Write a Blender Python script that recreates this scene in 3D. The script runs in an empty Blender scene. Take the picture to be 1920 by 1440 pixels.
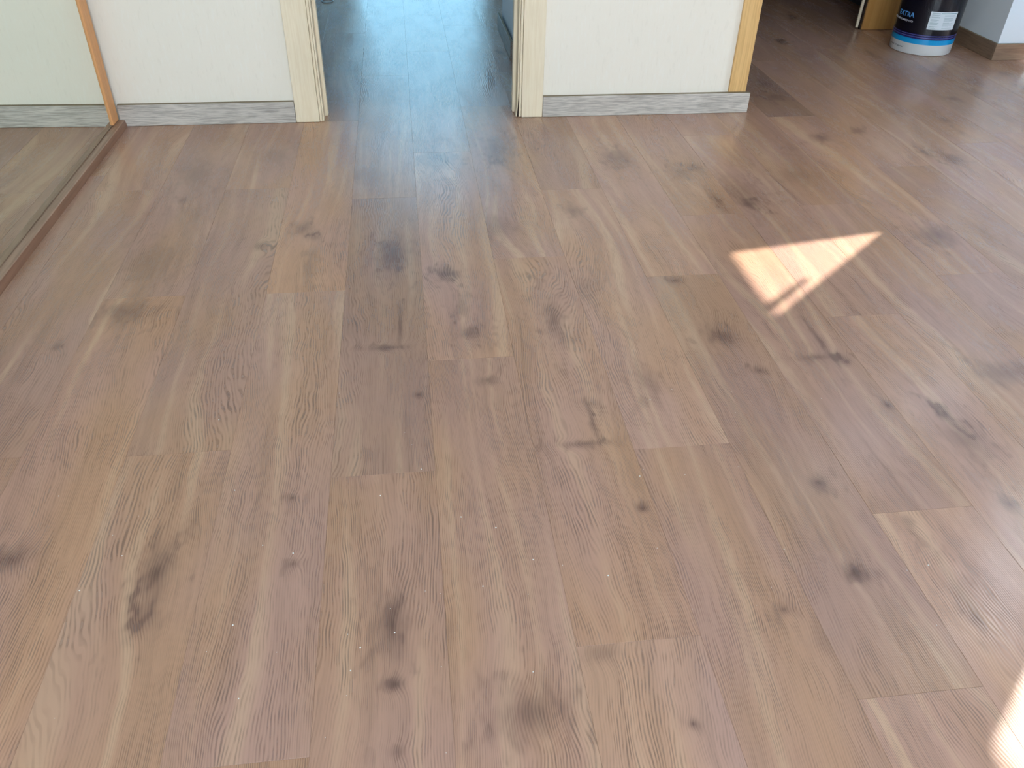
import bpy, bmesh, math, random
from mathutils import Matrix, Vector
random.seed(7)
S = bpy.context.scene
COL = S.collection

# ------------------------------------------------------------------ camera
cam_d = bpy.data.cameras.new('camera'); cam = bpy.data.objects.new('camera', cam_d); COL.objects.link(cam)
cam_d.sensor_width = 36.0; cam_d.lens = 1528.12 / 1920 * 36.0; cam_d.clip_start = 0.02
RX = Vector((0.99238629, -0.1215294, 0.02000118)); DN = Vector((-0.05799308, -0.60433754, -0.79461496)); FW = Vector((0.10865655, 0.78740507, -0.60678416))
M = Matrix.Identity(4)
for i in range(3):
    M[i][0] = RX[i]; M[i][1] = -DN[i]; M[i][2] = -FW[i]
M.translation = (-0.014, 0.0, 1.0526)
cam.matrix_world = M
S.camera = cam

# ------------------------------------------------------------------ world, sun, exposure
W = bpy.data.worlds.new('sky'); S.world = W; W.use_nodes = True
bg = W.node_tree.nodes['Background']
SUN_S = 0.85                                     # the sun's azimuth: dy/dx
SUN_K = 1.059                                    # drop in z per metre of x
sd = bpy.data.lights.new('sun', 'SUN'); sun = bpy.data.objects.new('sun', sd); COL.objects.link(sun)
sd.energy = 14.0; sd.angle = math.radians(0.53); sd.color = (1.0, 0.94, 0.86)
to_sun = Vector((1.0, SUN_S, SUN_K)).normalized()
sun.rotation_euler = to_sun.to_track_quat('Z', 'Y').to_euler()
SKY = (0.74, 0.88, 1.0); SKY_L = 5.4
bg.inputs[0].default_value = SKY + (1,); bg.inputs[1].default_value = SKY_L
def daylight(name, loc, rot, sx, sy):
    """the sky seen through one window opening, as an area light in the opening with the sky's own radiance"""
    d = bpy.data.lights.new(name, 'AREA'); d.shape = 'RECTANGLE'; d.size = sx; d.size_y = sy
    d.color = SKY; d.energy = SKY_L * math.pi * sx * sy
    o = bpy.data.objects.new(name, d); COL.objects.link(o); o.location = loc; o.rotation_euler = rot
XW = 2.87                                        # right wall, inner face
YB = -2.4                                        # back wall, inner face
daylight('daylight_right', (XW + 0.135, 2.925, 1.22), (0, math.radians(90), 0), 2.4, 1.85)
daylight('added_daylight_back', (0.3, YB - 0.135, 1.2), (math.radians(90), 0, 0), 2.4, 2.1)  # added light in the unseen back opening, for frontal light on the far wall
S.view_settings.view_transform = 'Standard'; S.view_settings.look = 'None'
S.view_settings.exposure = 0.0; S.view_settings.gamma = 1.0; S.view_settings.use_curve_mapping = False
S.cycles.max_bounces = 6; S.cycles.diffuse_bounces = 3; S.cycles.glossy_bounces = 3
S.cycles.sample_clamp_indirect = 8.0
S.cycles.use_denoising = True; S.cycles.adaptive_threshold = 0.02; S.cycles.denoising_prefilter = 'NONE'

# ------------------------------------------------------------------ helpers
def lin(r, g, b):
    f = lambda c: (c / 255 / 12.92) if c <= 10 else ((c / 255 + 0.055) / 1.055) ** 2.4
    return (f(r), f(g), f(b), 1.0)

class NT:
    """small helper that writes shader node trees"""
    def __init__(s, name):
        s.m = bpy.data.materials.new(name); s.m.use_nodes = True
        s.t = s.m.node_tree; s.t.nodes.clear()
        s.out = s.t.nodes.new('ShaderNodeOutputMaterial')
    def put(s, sock, v):
        if v is None: return
        if hasattr(v, 'is_output'): s.t.links.new(v, sock)
        else: sock.default_value = v
    def math(s, op, a, b=None, c=None, clamp=False):
        n = s.t.nodes.new('ShaderNodeMath'); n.operation = op; n.use_clamp = clamp
        for i, v in enumerate((a, b, c)): s.put(n.inputs[i], v)
        return n.outputs[0]
    def noise(s, vec, scale=1.0, detail=2.0, rough=0.5, dist=0.0):
        n = s.t.nodes.new('ShaderNodeTexNoise'); n.inputs['Scale'].default_value = scale
        n.inputs['Detail'].default_value = detail; n.inputs['Roughness'].default_value = rough; n.inputs['Distortion'].default_value = dist
        s.put(n.inputs['Vector'], vec); return n.outputs['Fac']
    def coord(s, which='Object'):
        return s.t.nodes.new('ShaderNodeTexCoord').outputs[which]
    def sep(s, v):
        n = s.t.nodes.new('ShaderNodeSeparateXYZ'); s.put(n.inputs[0], v); return n.outputs
    def comb(s, x, y, z):
        n = s.t.nodes.new('ShaderNodeCombineXYZ')
        for i, v in enumerate((x, y, z)): s.put(n.inputs[i], v)
        return n.outputs[0]
    def mapr(s, v, a, b, c, d, smooth=False):
        n = s.t.nodes.new('ShaderNodeMapRange'); n.interpolation_type = 'SMOOTHSTEP' if smooth else 'LINEAR'
        for k, x in zip(('Value', 'From Min', 'From Max', 'To Min', 'To Max'), (v, a, b, c, d)): s.put(n.inputs[k], x)
        return n.outputs['Result']
    def mix(s, f, a, b, mode='MIX'):
        n = s.t.nodes.new('ShaderNodeMix'); n.data_type = 'RGBA'; n.blend_type = mode
        s.put(n.inputs['Factor'], f); s.put(n.inputs[6], a); s.put(n.inputs[7], b); return n.outputs[2]
    def vscale(s, col, f):
        n = s.t.nodes.new('ShaderNodeVectorMath'); n.operation = 'SCALE'; s.put(n.inputs[0], col); s.put(n.inputs['Scale'], f); return n.outputs[0]
    def vmul(s, a, b):
        n = s.t.nodes.new('ShaderNodeVectorMath'); n.operation = 'MULTIPLY'; s.put(n.inputs[0], a); s.put(n.inputs[1], b); return n.outputs[0]
    def attr(s, name):
        n = s.t.nodes.new('ShaderNodeAttribute'); n.attribute_type = 'OBJECT'; n.attribute_name = name; return n.outputs['Vector']
    def bump(s, h, strength, dist):
        n = s.t.nodes.new('ShaderNodeBump'); n.inputs['Strength'].default_value = strength; n.inputs['Distance'].default_value = dist
        s.put(n.inputs['Height'], h); return n.outputs[0]
    def bsdf(s, col, rough=0.5, spec=0.5, metal=0.0, normal=None, **kw):
        n = s.t.nodes.new('ShaderNodeBsdfPrincipled')
        s.put(n.inputs['Base Color'], col); s.put(n.inputs['Roughness'], rough)
        n.inputs['Specular IOR Level'].default_value = spec; n.inputs['Metallic'].default_value = metal
        if normal is not None: s.put(n.inputs['Normal'], normal)
        for k, v in kw.items(): n.inputs[k].default_value = v
        s.t.links.new(n.outputs[0], s.out.inputs[0]); return s.m

def plain(name, col, rough=0.5, spec=0.5, metal=0.0, var=0.03, scale=12):
    n = NT(name); k = n.noise(n.coord(), scale, 3)
    c = n.vscale(col[:3], n.mapr(k, 0.3, 0.7, 1 - var, 1 + var))
    return n.bsdf(c, rough, spec, metal)

def grain(name, base, dark, along='Z', f=120, stretch=0.04, amt=0.5, rough=0.45, spec=0.4, bump=0.08, blotch=0.06):
    """straight-grained wood: streaks run along one object axis"""
    n = NT(name); x, y, z = n.sep(n.coord())
    warp = n.noise(n.comb(x, y, z), 3.0, 2)
    k = {'X': 0, 'Y': 1, 'Z': 2}[along]
    ax = [x, y, z]
    sc = [n.math('MULTIPLY', n.math('ADD', a, n.math('MULTIPLY', warp, 0.02)) if i != k else a, f * (stretch if i == k else 1.0)) for i, a in enumerate(ax)]
    s1 = n.noise(n.comb(*sc), 1.0, 3, 0.6)
    sc2 = [n.math('MULTIPLY', a, f * 0.2 * (stretch if i == k else 1.0)) for i, a in enumerate(ax)]
    s2 = n.noise(n.comb(*sc2), 1.0, 2, 0.5)
    t = n.math('ADD', n.mapr(s1, 0.35, 0.62, 1, 0, True), n.mapr(s2, 0.3, 0.7, 0.4, -0.1))
    c = n.mix(n.math('MULTIPLY', t, amt, clamp=True), base, dark)
    bl = n.noise(n.comb(x, y, z), 9.0, 2)
    c = n.vscale(c, n.mapr(bl, 0.3, 0.7, 1 - blotch, 1 + blotch))
    return n.bsdf(c, rough, spec, normal=n.bump(s1, bump, 0.002))

def new_obj(name, bm, mats, parent=None, smooth=False, loc=None, rot=None):
    me = bpy.data.meshes.new(name)
    bmesh.ops.recalc_face_normals(bm, faces=bm.faces)
    bm.to_mesh(me); bm.free()
    for m in (mats if isinstance(mats, (list, tuple)) else [mats]): me.materials.append(m)
    if smooth:
        for p in me.polygons: p.use_smooth = True
    o = bpy.data.objects.new(name, me); COL.objects.link(o)
    if parent: o.parent = parent
    if loc: o.location = loc
    if rot: o.rotation_euler = rot
    return o

def box(bm, x0, x1, y0, y1, z0, z1, bevel=0.0, seg=2, mat=0):
    r = bmesh.ops.create_cube(bm, size=1.0)
    vs = r['verts']
    for v in vs:
        v.co = Vector(((x0 + x1) / 2 + v.co.x * (x1 - x0), (y0 + y1) / 2 + v.co.y * (y1 - y0), (z0 + z1) / 2 + v.co.z * (z1 - z0)))
    fs = {f for v in vs for f in v.link_faces}
    for f in fs: f.material_index = mat
    if bevel:
        es = list({e for v in vs for e in v.link_edges})
        bmesh.ops.bevel(bm, geom=es, offset=bevel, segments=seg, affect='EDGES', profile=0.5)
def prism(bm, poly, axis, a, b):
    """extrude a 2D polygon along an axis between a and b"""
    def P(u, v, w):
        return {'x': (w, u, v), 'y': (u, w, v), 'z': (u, v, w)}[axis]
    A = [bm.verts.new(P(u, v, a)) for u, v in poly]; B = [bm.verts.new(P(u, v, b)) for u, v in poly]
    bm.faces.new(A); bm.faces.new(B[::-1])
    n = len(poly)
    for i in range(n): bm.faces.new((A[i], A[(i + 1) % n], B[(i + 1) % n], B[i]))
def boxes(*bs, bevel=0.0):
    bm = bmesh.new()
    for b in bs: box(bm, *b, bevel=bevel)
    return bm
def structure(o, label=None, cat=None):
    o['kind'] = 'structure'
    if label: o['label'] = label
    if cat: o['category'] = cat
    return o
def tag(o, label, cat, group=None):
    o['label'] = label; o['category'] = cat
    if group: o['group'] = group
    return o

# ------------------------------------------------------------------ materials
def floor_material():
    n = NT('oak_laminate')
    x, y, z = n.sep(n.coord())
    sx, sy, sz = n.sep(n.attr('seed'))
    xs = n.math('ADD', x, sx); ys = n.math('ADD', y, sy)
    dark = None; ring = None; core = None
    jit = n.math('MULTIPLY', n.math('SUBTRACT', n.noise(n.comb(n.math('MULTIPLY', xs, 45), n.math('MULTIPLY', ys, 20), sz), 1.0, 1.5, 0.6), 0.5), 4.2)
    jit = n.math('MAXIMUM', n.math('ADD', 0.95, jit), 0.18)
    for i in range(1, 6):
        kx, ky, krx = n.sep(n.attr('knot%d' % i)); kry, ks, kc = n.sep(n.attr('shape%d' % i))
        dx = n.math('DIVIDE', n.math('SUBTRACT', x, kx), krx); dy = n.math('DIVIDE', n.math('SUBTRACT', y, ky), kry)
        d2 = n.math('MULTIPLY_ADD', dx, dx, n.math('MULTIPLY', dy, dy))
        dj = n.math('MAXIMUM', n.math('MULTIPLY', d2, jit), 0.0)
        g = n.math('MULTIPLY', n.math('EXPONENT', n.math('MULTIPLY', dj, -0.62)), ks)
        dark = g if dark is None else n.math('ADD', dark, g)
        r = n.math('MULTIPLY', n.math('EXPONENT', n.math('MULTIPLY', d2, -0.25)), n.math('MULTIPLY', ks, n.math('MINIMUM', krx, 0.016)))
        ring = r if ring is None else n.math('ADD', ring, r)
        c = n.math('MULTIPLY', n.math('EXPONENT', n.math('MULTIPLY', dj, -7.0)), kc)
        core = c if core is None else n.math('ADD', core, c)
    # growth field: its contours are the grain lines
    w1 = n.math('SUBTRACT', n.noise(n.comb(n.math('MULTIPLY', xs, 4.5), n.math('MULTIPLY', ys, 1.1), sz), 1.0, 1.0, 0.4), 0.5)
    w2 = n.math('SUBTRACT', n.noise(n.comb(n.math('MULTIPLY', xs, 26), n.math('MULTIPLY', ys, 14), sz), 1.0, 0), 0.5)
    F0 = n.math('ADD', n.math('MULTIPLY_ADD', w1, 0.20, xs), n.math('MULTIPLY', w2, 0.007))
    F = n.math('ADD', F0, ring)
    mid = n.noise(n.comb(n.math('MULTIPLY', F, 130), n.math('MULTIPLY', ys, 3.5), sz), 1.0, 1, 0.5)
    broad = n.noise(n.comb(n.math('MULTIPLY', F, 30), n.math('MULTIPLY', ys, 1.2), sz), 1.0, 1, 0.5)
    brk = n.noise(n.comb(n.math('MULTIPLY', F, 120), n.math('MULTIPLY', ys, 24), sz), 1.0, 1.0, 0.6)
    wob = n.noise(n.comb(n.math('MULTIPLY', xs, 70), n.math('MULTIPLY', ys, 16), sz), 1.0, 0.0, 0.5)
    def growth(f):
        """closely spaced growth lines that wander and break up"""
        return n.math('SINE', n.math('MULTIPLY_ADD', f, 2 * math.pi * 255, n.math('MULTIPLY', wob, 9.0)))
    gl = growth(F)
    patch = n.noise(n.comb(n.math('MULTIPLY', xs, 13), n.math('MULTIPLY', ys, 4.5), sz), 1.0, 1, 0.5)
    hue = n.noise(n.comb(n.math('MULTIPLY', xs, 7), n.math('MULTIPLY', ys, 2.6), n.math('ADD', sz, 31.0)), 1.0, 1.0, 0.5)
    mask = n.mapr(patch, 0.36, 0.58, 0.30, 1.0, True)
    pores = n.math('MULTIPLY', n.math('MULTIPLY', n.mapr(gl, -0.35, 0.8, 0.0, 1.0, True), n.mapr(brk, 0.36, 0.62, 1.0, 0.2, True)), mask)
    lines = n.math('MULTIPLY', n.mapr(mid, 0.34, 0.48, 1.0, 0.0, True), n.mapr(broad, 0.3, 0.65, 1.0, 0.2))
    c = n.mix(n.mapr(hue, 0.3, 0.7, 0, 1, True), lin(*PLANK_A), lin(*PLANK_B))
    c = n.mix(n.mapr(broad, 0.52, 0.75, 0, 0.6, True), c, lin(*PLANK_C))
    c = n.vmul(c, n.attr('tone'))
    c = n.vscale(c, n.mapr(broad, 0.28, 0.72, 0.93, 1.06))
    c = n.vscale(c, n.mapr(n.math('ADD', n.math('MULTIPLY', pores, 0.52), n.math('MULTIPLY', lines, 0.10)), 0, 1, 1.15, 0.15))
    dk = n.math('MINIMUM', n.math('MULTIPLY', dark, n.mapr(gl, -1.0, 1.0, 0.58, 0.78)), 0.70)
    c = n.mix(dk, c, lin(100, 76, 70))
    c = n.mix(n.math('MULTIPLY', core, 0.7, clamp=True), c, lin(60, 44, 40))
    h = n.math('MULTIPLY', growth(F0), -0.7)
    rough = n.mapr(n.math('ADD', pores, n.math('MULTIPLY', patch, 0.5)), 0.1, 1.2, 0.19, 0.30)
    return n.bsdf(c, rough, 0.5, normal=n.bump(h, 0.25, 0.0003))
PLANK_A = (178, 140, 114); PLANK_B = (175, 139, 123); PLANK_C = (188, 157, 130)
M_floor = floor_material()
M_sub = plain('subfloor_brown', lin(120, 98, 84), 0.5)
n = NT('cream_wall_panel'); _x, _y, _z = n.sep(n.coord())
_s = n.noise(n.comb(n.math('MULTIPLY', _x, 130), n.math('MULTIPLY', _y, 130), n.math('MULTIPLY', _z, 24)), 1.0, 2)
_c = n.mix(n.mapr(_s, 0.55, 0.72, 0, 0.3, True), lin(244, 235, 220), lin(246, 241, 231))
_c = n.mix(n.mapr(_s, 0.40, 0.28, 0, 0.14, True), _c, lin(218, 209, 192))
M_panel = n.bsdf(_c, 0.45, 0.35, normal=n.bump(_s, 0.05, 0.001))
M_white = plain('white_plaster', lin(232, 233, 232), 0.7, 0.3, var=0.015, scale=4)
M_pillar = plain('white_paint_blue_daylight', lin(240, 248, 254), 0.6, 0.3, var=0.012, scale=4)  # white paint with the bluish daylight put into its colour
M_hall = plain('hall_wall_dimmed', lin(84, 84, 88), 0.7, 0.2, var=0.02, scale=4)  # unseen hall walls, darkened in colour to keep the passage floor dim
M_ceil = plain('ceiling_white', lin(238, 238, 236), 0.8, 0.2, var=0.01, scale=3)
M_beech = grain('pale_beech_casing', lin(242, 226, 198), lin(222, 198, 160), 'Z', 150, 0.05, 0.30, blotch=0.03)
M_oakpost = grain('honey_oak_post', lin(232, 190, 128), lin(198, 150, 92), 'Z', 170, 0.03, 0.45, blotch=0.03)
M_stile = grain('orange_beech_stile', lin(228, 166, 110), lin(202, 138, 84), 'Z', 160, 0.04, 0.35, blotch=0.03)
M_grey = grain('grey_oak_skirting', lin(214, 206, 196), lin(150, 142, 134), 'X', 330, 0.05, 0.62, blotch=0.05)
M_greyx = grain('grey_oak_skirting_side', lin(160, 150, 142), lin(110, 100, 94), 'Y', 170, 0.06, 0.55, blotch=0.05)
M_brown = grain('brown_oak_skirting', lin(158, 130, 106), lin(112, 88, 70), 'X', 150, 0.06, 0.5, blotch=0.06)
M_browny = grain('brown_oak_skirting_side', lin(148, 122, 100), lin(104, 82, 66), 'Y', 150, 0.06, 0.5, blotch=0.06)
M_core = plain('fibreboard_edge', lin(138, 125, 102), 0.7, 0.2)
M_track = grain('brown_track', lin(172, 142, 120), lin(140, 110, 90), 'Y', 120, 0.02, 0.5, rough=0.4)
M_track_side = grain('reddish_track_side', lin(150, 112, 90), lin(116, 84, 66), 'Y', 120, 0.02, 0.5, rough=0.4)
M_doorwood = grain('honey_door_board', lin(196, 146, 84), lin(168, 116, 58), 'Z', 60, 0.03, 0.4, rough=0.35, blotch=0.05)
M_darkgap = plain('dark_gap', lin(48, 36, 30), 0.8, 0.2)
M_frame = plain('window_frame_white', lin(236, 236, 234), 0.4, 0.4, var=0.01)
n = NT('mirror_glass'); M_mirror = n.bsdf(lin(236, 241, 233), 0.015, 0.5, 1.0)
# clear window panes: mostly see-through with a faint surface reflection
n = NT('window_glass'); _t = n.t.nodes.new('ShaderNodeBsdfTransparent'); _g = n.t.nodes.new('ShaderNodeBsdfGlossy'); _g.inputs['Roughness'].default_value = 0.02
_m = n.t.nodes.new('ShaderNodeMixShader'); _m.inputs[0].default_value = 0.06
n.t.links.new(_t.outputs[0], _m.inputs[1]); n.t.links.new(_g.outputs[0], _m.inputs[2]); n.t.links.new(_m.outputs[0], n.out.inputs[0]); M_glass = n.m
n = NT('daylit_frosted_glass'); _e = n.t.nodes.new('ShaderNodeEmission'); _e.inputs[0].default_value = (0.34, 0.72, 1.0, 1); _e.inputs[1].default_value = 3.5
n.t.links.new(_e.outputs[0], n.out.inputs[0]); M_frost = n.m
n = NT('added_screen_fabric'); _d = n.t.nodes.new('ShaderNodeBsdfDiffuse'); _d.inputs[0].default_value = lin(235, 235, 232); _r = n.t.nodes.new('ShaderNodeBsdfTranslucent'); _r.inputs[0].default_value = lin(212, 224, 236)
_m = n.t.nodes.new('ShaderNodeMixShader'); _m.inputs[0].default_value = 0.28
n.t.links.new(_d.outputs[0], _m.inputs[1]); n.t.links.new(_r.outputs[0], _m.inputs[2]); n.t.links.new(_m.outputs[0], n.out.inputs[0]); M_blind = n.m

# ------------------------------------------------------------------ floor: a slab that carries every laminate plank
PW, PL, GAP = 0.192, 1.203, 0.00008
bm = bmesh.new(); box(bm, -1.3, 3.15, YB - 0.2, 7.0, -0.10, -0.0095)
floor = structure(new_obj('floor', bm, M_sub))
bm = bmesh.new(); box(bm, -PW / 2 + GAP, PW / 2 - GAP, -PL / 2 + GAP, PL / 2 - GAP, -0.009, 0.0, bevel=0.0003, seg=1)
plank_mesh_obj = new_obj('plank', bm, M_floor, floor)
PLANK_ME = plank_mesh_obj.data; bpy.data.objects.remove(plank_mesh_obj)
# one end joint of each column of planks (columns are counted from the seam at x = 0)
JOINT = {0: 1.467, -1: 2.319, -2: 1.787, -3: 2.415, -4: 1.796, -5: 2.433, -6: 1.35, 1: 1.915, 2: 1.136, 3: 1.786, 4: 0.926, 5: 1.557, 6: 2.168, 7: 2.930, 8: 2.436,
         9: 1.95, 10: 2.62, 11: 1.50, 12: 2.25, 13: 1.80, 14: 2.50, 15: 1.10}
# planks whose tone stands out, by column and a point on the plank: brightness, warmth
TONE = [(-2, 2.3, 1.10, 0.03), (-2, 1.2, 1.0, 0.0), (-1, 1.8, 0.90, -0.01), (-1, 2.9, 1.02, 0), (0, 2.0, 1.08, 0.01), (0, 0.9, 0.99, 0.01), (1, 2.5, 1.08, -0.01), (1, 1.3, 1.0, 0.02),
        (1, 0.3, 1.10, -0.02), (2, 1.7, 1.06, 0), (2, 0.7, 0.97, 0.01), (3, 2.4, 1.06, 0), (3, 1.2, 0.95, -0.01), (3, 0.3, 1.03, 0.01), (4, 1.5, 0.98, 0), (4, 0.6, 1.13, 0.0),
        (4, 2.7, 0.97, 0.01), (5, 2.0, 0.99, 0), (5, 1.0, 1.07, 0), (6, 2.6, 0.92, 0.02), (6, 1.5, 1.03, 0), (7, 3.4, 0.80, -0.01), (7, 2.3, 1.05, 0.01), (8, 3.0, 1.05, 0), (8, 1.8, 0.95, 0),
        (-3, 1.8, 0.95, 0), (-3, 2.8, 1.04, 0), (-3, 0.8, 1.0, 0.01), (-4, 2.2, 0.96, 0), (-4, 1.2, 1.05, 0.03), (-5, 1.8, 0.98, 0), (-5, 0.8, 1.0, 0.02)]
# knots seen in the boards: place on the floor, half-widths across and along, strength
KNOTS = [(-0.696, 1.731, 0.047, 0.033, 0.8), (-0.324, 2.137, 0.022, 0.027, 0.8), (-0.075, 1.969, 0.028, 0.074, 0.95), (0.064, 1.848, 0.022, 0.025, 1.0), (-0.087, 1.526, 0.033, 0.011, 0.9), (-0.059, 1.615, 0.006, 0.07, 0.8), (0.093, 1.672, 0.013, 0.029, 0.5), (0.099, 1.565, 0.02, 0.027, 0.8), (0.078, 2.616, 0.042, 0.065, 0.8), (0.281, 2.681, 0.033, 0.089, 0.8), (0.219, 2.103, 0.049, 0.055, 0.5), (0.306, 1.605, 0.025, 0.077, 0.75), (0.41, 1.752, 0.03, 0.032, 0.5), (0.664, 2.569, 0.036, 0.067, 0.65), (0.458, 2.188, 0.017, 0.026, 0.7), (0.645, 1.761, 0.018, 0.014, 0.9), (0.685, 1.502, 0.025, 0.03, 0.95), (1.001, 2.27, 0.047, 0.084, 0.5), (0.999, 2.193, 0.026, 0.024, 0.8), (1.46, 2.709, 0.027, 0.028, 0.95), (1.624, 2.762, 0.024, 0.024, 0.8), (1.459, 3.155, 0.035, 0.035, 0.8), (1.468, 1.946, 0.05, 0.044, 0.8), (0.906, 1.47, 0.008, 0.062, 0.8), (0.869, 1.399, 0.037, 0.015, 0.8), (0.919, 1.379, 0.015, 0.013, 0.6), (0.723, 1.362, 0.014, 0.012, 0.8), (0.694, 1.191, 0.012, 0.016, 0.8), (0.948, 1.218, 0.009, 0.012, 0.9), (1.049, 1.176, 0.013, 0.031, 0.8), (1.051, 1.098, 0.026, 0.04, 0.7), (0.705, 1.012, 0.015, 0.016, 0.95), (0.716, 0.956, 0.033, 0.017, 0.7), (0.362, 0.981, 0.009, 0.009, 1.0), (0.329, 1.282, 0.015, 0.014, 0.6), (0.321, 1.219, 0.004, 0.048, 0.8), (0.293, 1.162, 0.038, 0.011, 0.85), (-0.024, 1.348, 0.01, 0.011, 0.9), (0.125, 1.384, 0.014, 0.011, 0.7), (0.467, 1.347, 0.02, 0.043, 0.55), (-0.7, 0.974, 0.026, 0.022, 1.0), (-0.459, 0.921, 0.019, 0.047, 1.0), (-0.458, 0.833, 0.016, 0.026, 0.5), (-0.242, 0.918, 0.01, 0.009, 0.8), (-0.257, 1.071, 0.007, 0.007, 0.9), (-0.082, 0.783, 0.016, 0.048, 1.0), (-0.079, 0.679, 0.011, 0.009, 0.95), (-0.076, 0.578, 0.009, 0.007, 0.7), (0.112, 0.615, 0.039, 0.03, 0.9), (0.33, 0.573, 0.007, 0.006, 1.0), (0.53, 0.744, 0.012, 0.011, 0.8), (0.679, 0.804, 0.015, 0.013, 1.0), (0.821, 0.904, 0.012, 0.015, 0.6), (0.829, 0.746, 0.016, 0.036, 0.5), (0.363, 0.765, 0.019, 0.025, 0.5), (-0.682, 2.548, 0.033, 0.071, 0.6), (-0.692, 2.348, 0.011, 0.015, 0.7), (-0.425, 2.038, 0.013, 0.019, 0.7), (-0.812, 1.598, 0.01, 0.011, 0.7), (1.03, 0.923, 0.012, 0.014, 0.8), (1.259, 1.301, 0.055, 0.032, 0.7), (0.229, 0.697, 0.022, 0.013, 0.6), (-0.288, 1.9, 0.016, 0.081, 0.5), (-0.709, 1.979, 0.046, 0.067, 0.45), (-0.458, 2.686, 0.049, 0.048, 0.4), (-0.148, 2.488, 0.047, 0.051, 0.4), (0.697, 0.689, 0.015, 0.017, 0.4), (0.822, 0.69, 0.007, 0.016, 0.5), (0.199, 4.513, 0.014, 0.033, 0.9), (0.7, 2.603, 0.033, 0.058, 0.4), (0.268, 2.565, 0.016, 0.023, 0.5), (0.594, 1.089, 0.01, 0.038, 0.3), (-0.286, 2.079, 0.015, 0.019, 0.5), (0.228, 0.774, 0.017, 0.042, 0.3), (0.573, 0.683, 0.013, 0.03, 0.4), (1.226, 2.385, 0.042, 0.036, 0.4)]
placed = {}
for c in sorted(JOINT):
    j = JOINT[c]
    y0 = j - math.ceil((j + 0.7) / PL) * PL
    i = 0
    while y0 < 6.6:
        yc = y0 + PL / 2; xc = (c + 0.5) * PW
        o = bpy.data.objects.new('plank', PLANK_ME); COL.objects.link(o); o.parent = floor; o.location = (xc, yc, 0)
        rnd = random.Random(c * 97 + i * 13 + 5)
        o['seed'] = [rnd.uniform(-40, 40), rnd.uniform(-40, 40), rnd.uniform(0, 60)]
        b, w = rnd.uniform(0.94, 1.05), rnd.uniform(-0.015, 0.02)
        for (tc, ty, tb, tw) in TONE:
            if tc == c and y0 <= ty < y0 + PL: b, w = tb, tw
        o['tone'] = [b * (1 + w), b, b * (1 - w * 1.6)]
        ks = [(kx - xc, ky - yc, rx, ry, s) for (kx, ky, rx, ry, s) in KNOTS if abs(kx - xc) <= PW / 2 and y0 <= ky < y0 + PL]
        ks.sort(key=lambda k: -k[4]); ks = ks[:5]
        if not ks or yc > 3.4:
            for _ in range(rnd.randint(1, 3)):
                ks.append((rnd.uniform(-0.07, 0.07), rnd.uniform(-0.5, 0.5), rnd.uniform(0.01, 0.025), rnd.uniform(0.02, 0.06), rnd.uniform(0.4, 0.9)))
        ks = [(a, b_, rx * (0.75 if ry > 3 * rx else 1), ry * (0.75 if rx > 2 * ry else 1), s) for a, b_, rx, ry, s in ks]
        for q in range(5):
            kx, ky, rx, ry, s = ks[q] if q < len(ks) else (5.0, 5.0, 0.01, 0.01, 0.0)
            o['knot%d' % (q + 1)] = [kx, ky, max(rx, 0.004)]
            o['shape%d' % (q + 1)] = [max(ry, 0.008), s * 0.95, max(0.0, s - 0.6) * (1.2 if rx < 0.022 else 0.3)]
        y0 += PL; i += 1

# ------------------------------------------------------------------ walls
H = 2.5
YF = 3.003                                        # far wall face
bm = boxes((-1.30, -0.395, YF, YF + 0.10, 0, H), (0.47, 1.262, YF, YF + 0.10, 0, H), (-0.395, 0.47, YF, YF + 0.10, 2.08, H))
structure(new_obj('wall_far', bm, M_panel))
bm = boxes((-1.30, -1.12, YB, YF, 0, H)); structure(new_obj('wall_left', bm, M_white))
# right wall with the balcony opening
bm = boxes((XW, XW + 0.14, YB - 0.14, 2.0, 0, H), (XW, XW + 0.14, 2.0, 3.85, 2.42, H), (XW, XW + 0.14, 3.85, 4.27, 0, H))
structure(new_obj('wall_right', bm, M_white))
bm = boxes((-1.30, -0.9, YB - 0.14, YB, 0, H), (1.5, XW, YB - 0.14, YB, 0, H), (-0.9, 1.5, YB - 0.14, YB, 2.25, H), (-0.9, 1.5, YB - 0.14, YB, 0, 0.15))
structure(new_obj('wall_back', bm, M_white))
bm = boxes((-1.30, XW + 0.14, YB - 0.14, 7.0, H, H + 0.1)); structure(new_obj('ceiling', bm, M_ceil))
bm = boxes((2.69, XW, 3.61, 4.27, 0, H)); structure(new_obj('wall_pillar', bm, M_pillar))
bm = boxes((2.346, 2.69, 4.17, 4.27, 0, H), (1.22, 2.346, 4.17, 4.27, 2.05, H)); structure(new_obj('wall_hall_right', bm, M_white))
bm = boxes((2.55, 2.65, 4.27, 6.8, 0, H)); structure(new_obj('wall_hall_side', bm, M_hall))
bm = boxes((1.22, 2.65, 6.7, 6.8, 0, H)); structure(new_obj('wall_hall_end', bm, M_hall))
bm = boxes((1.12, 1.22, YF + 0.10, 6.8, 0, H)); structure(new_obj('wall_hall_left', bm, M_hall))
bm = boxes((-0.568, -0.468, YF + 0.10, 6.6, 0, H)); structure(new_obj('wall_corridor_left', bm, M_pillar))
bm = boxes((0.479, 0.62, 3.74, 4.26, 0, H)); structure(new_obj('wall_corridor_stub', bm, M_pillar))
bm = boxes((-0.568, -0.38, 6.6, 6.7, 0, H), (0.66, 1.12, 6.6, 6.7, 0, H), (-0.38, 0.66, 6.6, 6.7, 2.1, H)); structure(new_obj('wall_corridor_end', bm, M_white))

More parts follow.
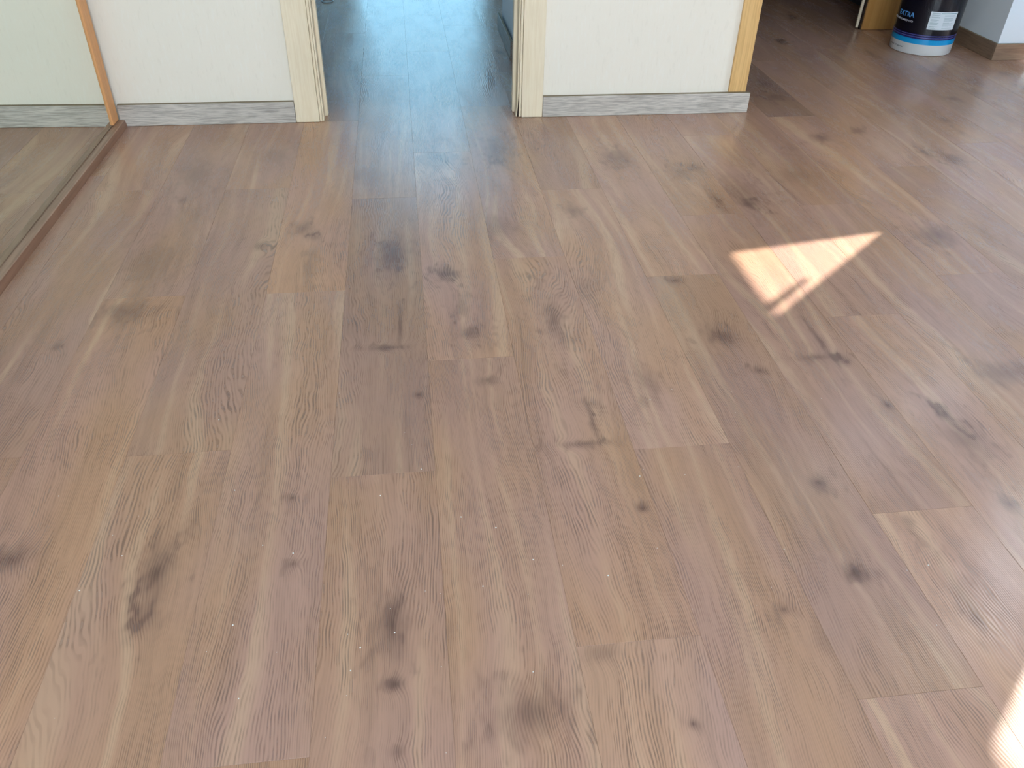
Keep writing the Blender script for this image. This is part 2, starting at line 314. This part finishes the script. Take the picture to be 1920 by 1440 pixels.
def skirting(name, bm_args, mat, topmat=M_core):
    """skirting board: front with its own face, raw top edge in a second material"""
    bm = bmesh.new(); box(bm, *bm_args, bevel=0.0012, seg=1)
    for f in bm.faces:
        if f.calc_center_median().z > bm_args[5] - 0.0003: f.material_index = 1
    return structure(new_obj(name, bm, [mat, topmat]))
skirting('baseboard_far_left', (-1.016, -0.4125, YF - 0.0185, YF, 0.0005, 0.075), M_grey)
skirting('baseboard_far_right', (0.4875, 1.281, YF - 0.0185, YF, 0.0005, 0.075), M_grey)
skirting('baseboard_pillar_front', (2.678, XW, 3.598, 3.61, 0.0005, 0.072), M_brown)
skirting('baseboard_pillar_side', (2.678, 2.69, 3.61, 4.16, 0.0005, 0.072), M_browny)
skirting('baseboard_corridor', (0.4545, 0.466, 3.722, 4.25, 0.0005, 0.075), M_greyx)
skirting('baseboard_corridor_front', (0.466, 0.62, 3.722, 3.734, 0.0005, 0.075), M_grey)

# ------------------------------------------------------------------ door casing and lining of the open doorway
def casing(name, x_out, x_in, s):
    """one upright: flat board, raised inner bead, then the lining and its stop; s = +1 when the opening lies to the right"""
    root = structure(bpy.data.objects.new(name, None)); COL.objects.link(root)
    a, b = (x_out, x_in - 0.016) if s > 0 else (x_in + 0.016, x_out)
    bm = bmesh.new(); box(bm, a, b, YF - 0.018, YF, 0.001, 2.15, bevel=0.0015); new_obj('casing_board', bm, M_beech, root)
    c, d = (x_in - 0.0152, x_in - 0.0062) if s > 0 else (x_in + 0.0062, x_in + 0.0152)
    bm = bmesh.new(); box(bm, c, d, YF - 0.014, YF, 0.001, 2.08, bevel=0.002); new_obj('bead', bm, M_beech, root)
    c, d = (x_in - 0.0055, x_in) if s > 0 else (x_in, x_in + 0.0055)
    bm = bmesh.new(); box(bm, c, d, YF - 0.009, YF + 0.115, 0.001, 2.08, bevel=0.001); new_obj('lining', bm, M_beech, root)
    c, d = (x_in - 0.001, x_in + 0.011) if s > 0 else (x_in - 0.011, x_in + 0.001)
    bm = bmesh.new(); box(bm, c, d, YF + 0.045, YF + 0.075, 0.001, 2.07, bevel=0.001); new_obj('door_stop', bm, M_beech, root)
    return root
casing('trim_1', -0.411, -0.313, 1)
t2 = casing('trim_2', 0.486, 0.392, -1)
# the right lining is split at its foot: a splinter stands off it
bm = bmesh.new(); prism(bm, [(0.3975, 0.10), (0.3965, 0.10), (0.3875, 0.0015), (0.3905, 0.0015)], 'y', YF - 0.011, YF + 0.03)
new_obj('split_veneer', bm, M_beech, t2)
bm = bmesh.new(); prism(bm, [(0.397, 0.085), (0.403, 0.075), (0.403, 0.001), (0.392, 0.001)], 'y', YF - 0.0095, YF + 0.02)
new_obj('broken_core', bm, M_darkgap, t2)
bm = boxes((-0.395, 0.47, YF - 0.012, YF, 2.081, 2.15), bevel=0.0015); structure(new_obj('trim_3', bm, M_beech))
# honey-coloured edge post that ends the far wall
bm = bmesh.new(); box(bm, 1.197, 1.264, YF - 0.010, YF + 0.105, 0.0765, H - 0.002, bevel=0.0015); structure(new_obj('trim_4', bm, M_oakpost))

# ------------------------------------------------------------------ mirrored wardrobe door and its floor track
MA = math.radians(-1.0)                           # the wardrobe stands a touch off square
mroot = bpy.data.objects.new('mirror_door', None); COL.objects.link(mroot); mroot.location = (-1.019, 2.985, 0.024); mroot.rotation_euler = (0, 0, MA)
tag(mroot, 'mirrored sliding wardrobe door with an orange wooden edge, left of the cream wall', 'mirror')
bm = boxes((-0.012, -0.006, -2.6, -0.012, 0.002, 2.25)); new_obj('mirror_pane', bm, M_mirror, mroot)
bm = bmesh.new(); box(bm, -0.022, 0.0, -0.064, -0.001, 0.002, 2.3, bevel=0.003); new_obj('stile', bm, M_stile, mroot)
bm = boxes((-0.022, -0.0125, -2.6, -0.077, 0.002, 2.25)); new_obj('backing_board', bm, M_darkgap, mroot)
bm = bmesh.new()
prism(bm, [(-0.10, 0.0), (-0.10, 0.0235), (0.0165, 0.0235), (0.0185, 0.022), (0.0225, 0.001), (0.0225, 0.0)], 'y', -2.7, -0.0005)
for f in bm.faces:
    if f.normal.x > 0.3 or (f.calc_center_median().x > 0.016 and f.calc_center_median().z < 0.022): f.material_index = 1
tr = structure(new_obj('trim_5', bm, [M_track, M_track_side])); tr.location = (-1.019, 2.985, 0.0005); tr.rotation_euler = (0, 0, MA)

# ------------------------------------------------------------------ openings of the right wall
def window_unit(name, y0, y1, z0, z1, bars):
    root = structure(bpy.data.objects.new(name, None)); COL.objects.link(root); root.location = (XW + 0.07, 0, 0)
    t = 0.05
    bm = boxes((-0.03, 0.03, y0, y1, z0, z0 + t), (-0.03, 0.03, y0, y1, z1 - t, z1), (-0.03, 0.03, y0, y0 + t, z0 + t, z1 - t), (-0.03, 0.03, y1 - t, y1, z0 + t, z1 - t))
    new_obj('window_frame', bm, M_frame, root)
    for b in bars:
        bm = boxes((-0.025, 0.025, b - 0.02, b + 0.02, z0 + t, z1 - t)); new_obj('mullion', bm, M_frame, root)
    bm = boxes((-0.004, 0.004, y0 + t, y1 - t, z0 + t, z1 - t)); new_obj('glass_pane', bm, M_glass, root)
    return root
window_unit('window_1', 2.0, 3.85, 0.02, 2.42, (2.75,))
bm = bmesh.new(); box(bm, XW - 0.011, XW - 0.008, 2.303, 3.288, 0.05, 2.42)  # added blind out of view, its two edges cut the sunlight
b1 = new_obj('added_blind_sheet', bm, M_blind)
broot = bpy.data.objects.new('added_blind', None); COL.objects.link(broot); broot.location = (XW - 0.01, 2.8, 0.05); b1.parent = broot; b1.name = 'fabric'; b1.location = (-broot.location.x, -broot.location.y, -broot.location.z)
tag(broot, 'added white roller blind, out of view, that screens the sun from the floor', 'blind')
bm = bmesh.new(); bmesh.ops.create_cone(bm, cap_ends=True, segments=20, radius1=0.022, radius2=0.022, depth=1.0)
new_obj('roller', bm, M_frame, broot, True, (-0.016, 0, 2.39), (math.radians(90), 0, 0))
# added cloth, out of view: its slanted edge shapes the sun patch
croot = bpy.data.objects.new('added_curtain', None); COL.objects.link(croot); croot.location = (XW - 0.01, 3.45, 0.05)
tag(croot, 'added white cloth, out of view, cut slantwise to shape the sun patch', 'added_curtain')
bm = bmesh.new(); N = 16; A = []; B = []
for i in range(N + 1):
    t = i / N; yy = -0.160 + t * 0.318 ; xx = 0.004 * math.sin(t * 22)
    A.append((bm.verts.new((xx, yy, 0.0)), bm.verts.new((xx, yy, 1.586 + t * 0.50))))
    B.append((bm.verts.new((xx + 0.003, yy, 0.0)), bm.verts.new((xx + 0.003, yy, 1.586 + t * 0.50))))
for i in range(N):
    bm.faces.new((A[i][0], A[i + 1][0], A[i + 1][1], A[i][1])); bm.faces.new((B[i][0], B[i][1], B[i + 1][1], B[i + 1][0]))
    bm.faces.new((A[i][1], A[i + 1][1], B[i + 1][1], B[i][1])); bm.faces.new((A[i][0], B[i][0], B[i + 1][0], A[i + 1][0]))
bm.faces.new((A[0][0], A[0][1], B[0][1], B[0][0])); bm.faces.new((A[N][0], B[N][0], B[N][1], A[N][1]))
new_obj('cloth', bm, M_blind, croot, True)
bm = boxes((-0.004, 0.004, -0.160, 0.158, 2.09, 2.37)); new_obj('gate_valance', bm, M_blind, croot)  # added top edge that bounds the sun patch
bm = bmesh.new(); prism(bm, [(-0.142, 2.092), (-0.104, 2.092), (-0.116, 1.925), (-0.130, 1.925)], 'x', -0.003, 0.003); new_obj('gate_strap', bm, M_blind, croot)  # added tapered strip that casts the thin shadow in the patch
# added unseen window behind the camera, placed to light the far wall
r2 = structure(bpy.data.objects.new('added_window_back', None)); COL.objects.link(r2); r2.location = (0.3, YB - 0.07, 0)
bm = boxes((-1.2, 1.2, -0.03, 0.03, 0.15, 0.21), (-1.2, 1.2, -0.03, 0.03, 2.19, 2.25), (-1.2, -1.14, -0.03, 0.03, 0.21, 2.19), (1.14, 1.2, -0.03, 0.03, 0.21, 2.19)); new_obj('window_frame', bm, M_frame, r2)
bm = boxes((-0.03, 0.03, -0.03, 0.03, 0.21, 2.19)); new_obj('mullion', bm, M_frame, r2)
bm = boxes((-1.14, 1.14, -0.004, 0.004, 0.21, 2.19)); new_obj('glass_pane', bm, M_glass, r2)
# glazed door at the end of the corridor
r3 = structure(bpy.data.objects.new('door_1', None)); COL.objects.link(r3); r3.location = (0.14, 6.65, 0)
bm = boxes((-0.52, 0.52, -0.025, 0.025, 0.002, 0.09), (-0.52, 0.52, -0.025, 0.025, 2.03, 2.1), (-0.52, -0.46, -0.025, 0.025, 0.09, 2.03), (0.46, 0.52, -0.025, 0.025, 0.09, 2.03)); new_obj('door_frame', bm, M_frame, r3)
bm = boxes((-0.46, 0.46, -0.006, 0.006, 0.09, 2.03)); new_obj('frosted_pane', bm, M_frost, r3)

# ------------------------------------------------------------------ honey-coloured door frame behind the bucket
r4 = structure(bpy.data.objects.new('trim_6', None)); COL.objects.link(r4)
bm = bmesh.new(); box(bm, 2.309, 2.55, 4.147, 4.169, 0.002, 2.1, bevel=0.002); new_obj('casing_board', bm, M_doorwood, r4)
bm = bmesh.new(); box(bm, 2.302, 2.3085, 4.155, 4.17, 0.002, 2.1, bevel=0.001); new_obj('lining', bm, M_darkgap, r4)
bm = bmesh.new(); box(bm, 2.287, 2.2995, 4.168, 4.176, 0.008, 2.1, bevel=0.001); new_obj('lining_edge', bm, M_beech, r4)

# ------------------------------------------------------------------ paint bucket
BC = Vector((2.438, 3.808, 0.0)); BD = Vector((-0.544, -0.839, 0)); BR = Vector((0.839, -0.544, 0))
bucket = bpy.data.objects.new('paint_bucket', None); COL.objects.link(bucket); bucket.location = BC + Vector((0, 0, 0.0005))
tag(bucket, 'dark blue and white plastic paint bucket with cyan band beside the white pillar', 'bucket')
def brad(z): return 0.137 + z * 0.012
def cyl(phi, z, off): 
    r = brad(z) + off
    return BD * (r * math.cos(phi)) + BR * (r * math.sin(phi)) + Vector((0, 0, z))
def lathe(prof, seg=72, closed=False):
    bm = bmesh.new(); rings = []
    for (r, z) in prof:
        rings.append([bm.verts.new((r * math.cos(2 * math.pi * k / seg), r * math.sin(2 * math.pi * k / seg), z)) for k in range(seg)])
    for a, b in zip(rings, rings[1:] + ([rings[0]] if closed else [])):
        for k in range(seg): bm.faces.new((a[k], a[(k + 1) % seg], b[(k + 1) % seg], b[k]))
    if not closed:
        for rg in (rings[0], rings[-1]):
            bm.faces.new(rg)
    return bm
def sleeve(z0, z1, off): return lathe([(brad(z0) + 0.0001, z0), (brad(z0) + off, z0), (brad(z1) + off, z1), (brad(z1) + 0.0001, z1)], closed=True)
M_bwhite = plain('bucket_white_plastic', lin(228, 230, 230), 0.28, 0.5, var=0.01)
M_navy = plain('bucket_navy_print', lin(12, 12, 26), 0.25, 0.4, var=0.05)
M_cyan = plain('bucket_cyan_print', lin(10, 158, 222), 0.25, 0.5, var=0.02)
M_violet = plain('bucket_violet_line', lin(104, 108, 176), 0.3)
M_royal = plain('bucket_royal_line', lin(14, 20, 110), 0.3)
M_letterb = plain('lettering_blue', lin(92, 164, 232), 0.35)
M_letterw = plain('lettering_white', lin(226, 230, 238), 0.35)
M_letterk = plain('lettering_grey', lin(88, 98, 104), 0.5)
M_paper = plain('label_paper', lin(224, 232, 238), 0.45, var=0.015)
M_teal = plain('label_teal', lin(64, 142, 146), 0.45)
M_lblgrey = plain('label_print_grey', lin(172, 190, 196), 0.5)
M_bmetal = plain('handle_steel', lin(150, 152, 154), 0.3, 0.5, 1.0)
b = lathe([(0.128, 0.0), (0.1345, 0.0012), (brad(0) - 0.0002, 0.004), (brad(0.37), 0.37), (brad(0.37) - 0.004, 0.371)])
new_obj('body', b, M_bwhite, bucket, True)
dk = new_obj('printed_sleeve', sleeve(0.070, 0.335, 0.0006), M_navy, bucket)
new_obj('cyan_band', sleeve(0.048, 0.0700, 0.0006), M_cyan, bucket)
for z0, z1, m in ((0.0702, 0.0745, M_royal), (0.0768, 0.0795, M_violet), (0.0800, 0.0830, M_royal), (0.0862, 0.0880, M_violet), (0.0885, 0.0905, M_royal)):
    new_obj('stripe', sleeve(z0, z1, 0.0010), m, dk)
new_obj('lid', lathe([(0.10, 0.3712), (brad(0.37) + 0.006, 0.372), (brad(0.37) + 0.008, 0.385), (brad(0.37) + 0.004, 0.392), (0.12, 0.392), (0.118, 0.388)]), M_bwhite, bucket, True)
for s in (-1, 1):
    bm = bmesh.new(); bmesh.ops.create_cone(bm, cap_ends=True, segments=18, radius1=0.012, radius2=0.010, depth=0.008)
    pz = cyl(math.radians(100 * s), 0.345, 0.004); d = Vector((pz.x, pz.y, 0)).normalized()
    h = new_obj('handle_boss', bm, M_bwhite, bucket, True, pz); h.rotation_euler = d.to_track_quat('Z', 'Y').to_euler()
bm = bmesh.new(); NS = 40; prev = None                # folded-down wire handle
pa, pb = cyl(math.radians(100), 0.345, 0.010), cyl(math.radians(-100), 0.345, 0.010)
for i in range(NS + 1):
    t = math.pi * i / NS; ph = math.radians(100 + 160 * i / NS)
    c = BD * ((brad(0.34) + 0.012) * math.cos(ph)) + BR * ((brad(0.34) + 0.012) * math.sin(ph)) + Vector((0, 0, 0.345 - 0.10 * math.sin(t)))
    o = Vector((c.x, c.y, 0)).normalized()
    ring = [bm.verts.new(c + o * (0.002 * math.cos(2 * math.pi * k / 6)) + Vector((0, 0, 0.002 * math.sin(2 * math.pi * k / 6)))) for k in range(6)]
    if prev:
        for k in range(6): bm.faces.new((prev[k], prev[(k + 1) % 6], ring[(k + 1) % 6], ring[k]))
    else: bm.faces.new(ring)
    prev = ring
bm.faces.new(prev); new_obj('handle', bm, M_bmetal, bucket, True)
def curved(name, p0, p1, z0, z1, off, mat, parent, seg=14):
    """thin sheet that lies on the bucket's side between two angles (degrees)"""
    bm = bmesh.new(); a = []; 
    for i in range(seg + 1):
        ph = math.radians(p0 + (p1 - p0) * i / seg)
        a.append([bm.verts.new(cyl(ph, z, o)) for z, o in ((z0, off), (z1, off), (z1, off - 0.0004), (z0, off - 0.0004))])
    for u, v in zip(a, a[1:]):
        for k in range(4): bm.faces.new((u[k], v[k], v[(k + 1) % 4], u[(k + 1) % 4]))
    bm.faces.new(a[0]); bm.faces.new(a[-1][::-1])
    return new_obj(name, bm, mat, parent)
lab = curved('label_sheet', 2.2, 54, 0.1165, 0.193, 0.0016, M_paper, bucket, 20)
curved('label_line', 21, 51, 0.1855, 0.1880, 0.0022, M_teal, lab); curved('label_line', 5, 19, 0.1850, 0.1880, 0.0022, M_lblgrey, lab)
for z, l in ((0.179, 14), (0.176, 12), (0.170, 15), (0.1675, 15), (0.1595, 15), (0.157, 14), (0.154, 11), (0.146, 15), (0.1435, 15), (0.141, 13), (0.1385, 14), (0.130, 15), (0.1275, 9), (0.122, 12)):
    curved('label_line', 5, 5 + l, z, z + 0.0014, 0.0022, M_lblgrey, lab, 6)
for z, l in ((0.178, 20), (0.1755, 21), (0.168, 20), (0.1655, 18), (0.163, 19), (0.157, 20), (0.1545, 16), (0.147, 12), (0.1445, 20), (0.142, 18), (0.136, 20), (0.131, 13), (0.124, 20)):
    curved('label_line', 28, 28 + l, z, z + 0.0013, 0.0022, M_lblgrey, lab, 6)
def lettering(name, text, p0, p1, z0, z1, off, mat, shear=0.0, bold=0.0):
    cu = bpy.data.curves.new(name, 'FONT'); cu.body = text; cu.offset = bold; cu.shear = shear; cu.resolution_u = 4
    t = bpy.data.objects.new(name, cu); COL.objects.link(t)
    me = bpy.data.meshes.new_from_object(t.evaluated_get(bpy.context.evaluated_depsgraph_get()))
    bpy.data.objects.remove(t); bpy.data.curves.remove(cu)
    bm = bmesh.new(); bm.from_mesh(me); bpy.data.meshes.remove(me)
    xs = [v.co.x for v in bm.verts]; ys = [v.co.y for v in bm.verts]
    x0, x1, y0, y1 = min(xs), max(xs), min(ys), max(ys)
    for v in bm.verts:
        ph = math.radians(p0 + (p1 - p0) * (v.co.x - x0) / (x1 - x0)); z = z0 + (z1 - z0) * (v.co.y - y0) / (y1 - y0)
        v.co = cyl(ph, z, off)
    r = bmesh.ops.extrude_face_region(bm, geom=list(bm.faces))
    for v in [g for g in r['geom'] if isinstance(g, bmesh.types.BMVert)]:
        q = Vector((v.co.x, v.co.y, 0)); v.co -= q.normalized() * 0.0004
    return new_obj(name, bm, mat, bucket)
lettering('lettering', 'EXTRA', -64, -25, 0.1545, 0.1755, 0.0016, M_letterb, bold=0.02)
lettering('lettering', 'ALTO RENDIMIENTO', -84, -25, 0.1345, 0.1425, 0.0016, M_letterw, bold=0.015)
lettering('lettering', 'mas Capral', -68, -30, 0.0215, 0.0300, 0.0008, M_letterk, shear=0.25)

# ------------------------------------------------------------------ small things
bm = bmesh.new()                                     # loop of cable on the corridor floor
R0, r0 = 0.030, 0.0028
rings = []
for i in range(48):
    a = 2 * math.pi * i / 48; c = Vector((R0 * math.cos(a), R0 * 1.35 * math.sin(a), 0)); o = Vector((math.cos(a), math.sin(a), 0))
    rings.append([bm.verts.new(c + o * (r0 * math.cos(2 * math.pi * k / 8)) + Vector((0, 0, r0 + 0.0003 + r0 * math.sin(2 * math.pi * k / 8)))) for k in range(8)])
for i in range(48):
    for k in range(8): bm.faces.new((rings[i][k], rings[(i + 1) % 48][k], rings[(i + 1) % 48][(k + 1) % 8], rings[i][(k + 1) % 8]))
tag(new_obj('cable_loop', bm, plain('cable_grey', lin(176, 182, 186), 0.4), None, True, (-0.407, 4.855, 0.0)), 'thin grey loop of cable lying on the dark floor beyond the doorway', 'cable')
SPECKS = [(-0.456, 2.441), (2.122, 4.029), (0.377, 1.062), (0.455, 1.284), (-0.361, 1.1), (-0.667, 1.117), (-0.522, 0.964), (0.097, 0.962), (-0.296, 0.68), (1.588, 2.492), (1.435, 3.505), (-0.142, 0.708), (-0.244, 0.94), (-0.296, 0.963), (-0.57, 0.898), (-0.026, 1.122), (0.039, 0.993), (-0.322, 0.806), (0.063, 0.839), (0.268, 0.839), (0.806, 0.804), (0.578, 0.863), (-0.101, 1.06), (0.151, 0.885), (-0.421, 1.305), (0.121, 0.677), (-0.129, 0.745), (-0.078, 0.766), (1.277, 4.155), (1.614, 2.25)]
bm = bmesh.new(); rs = random.Random(3)
pts = [(x, y, rs.uniform(0.0010, 0.0016)) for x, y in SPECKS] + [(rs.uniform(-0.6, 1.3), rs.uniform(0.5, 1.4), rs.uniform(0.0004, 0.0007)) for _ in range(60)]
for x, y, s in pts:
    r = bmesh.ops.create_icosphere(bm, subdivisions=1, radius=s, matrix=Matrix.Translation((x, y, s * 0.5)) @ Matrix.Scale(0.6, 4, (0, 0, 1)))
o = new_obj('plaster_crumbs', bm, plain('crumb_white', lin(240, 238, 232), 0.8)); tag(o, 'tiny white plaster crumbs scattered over the wooden floor', 'dust'); o['kind'] = 'stuff'
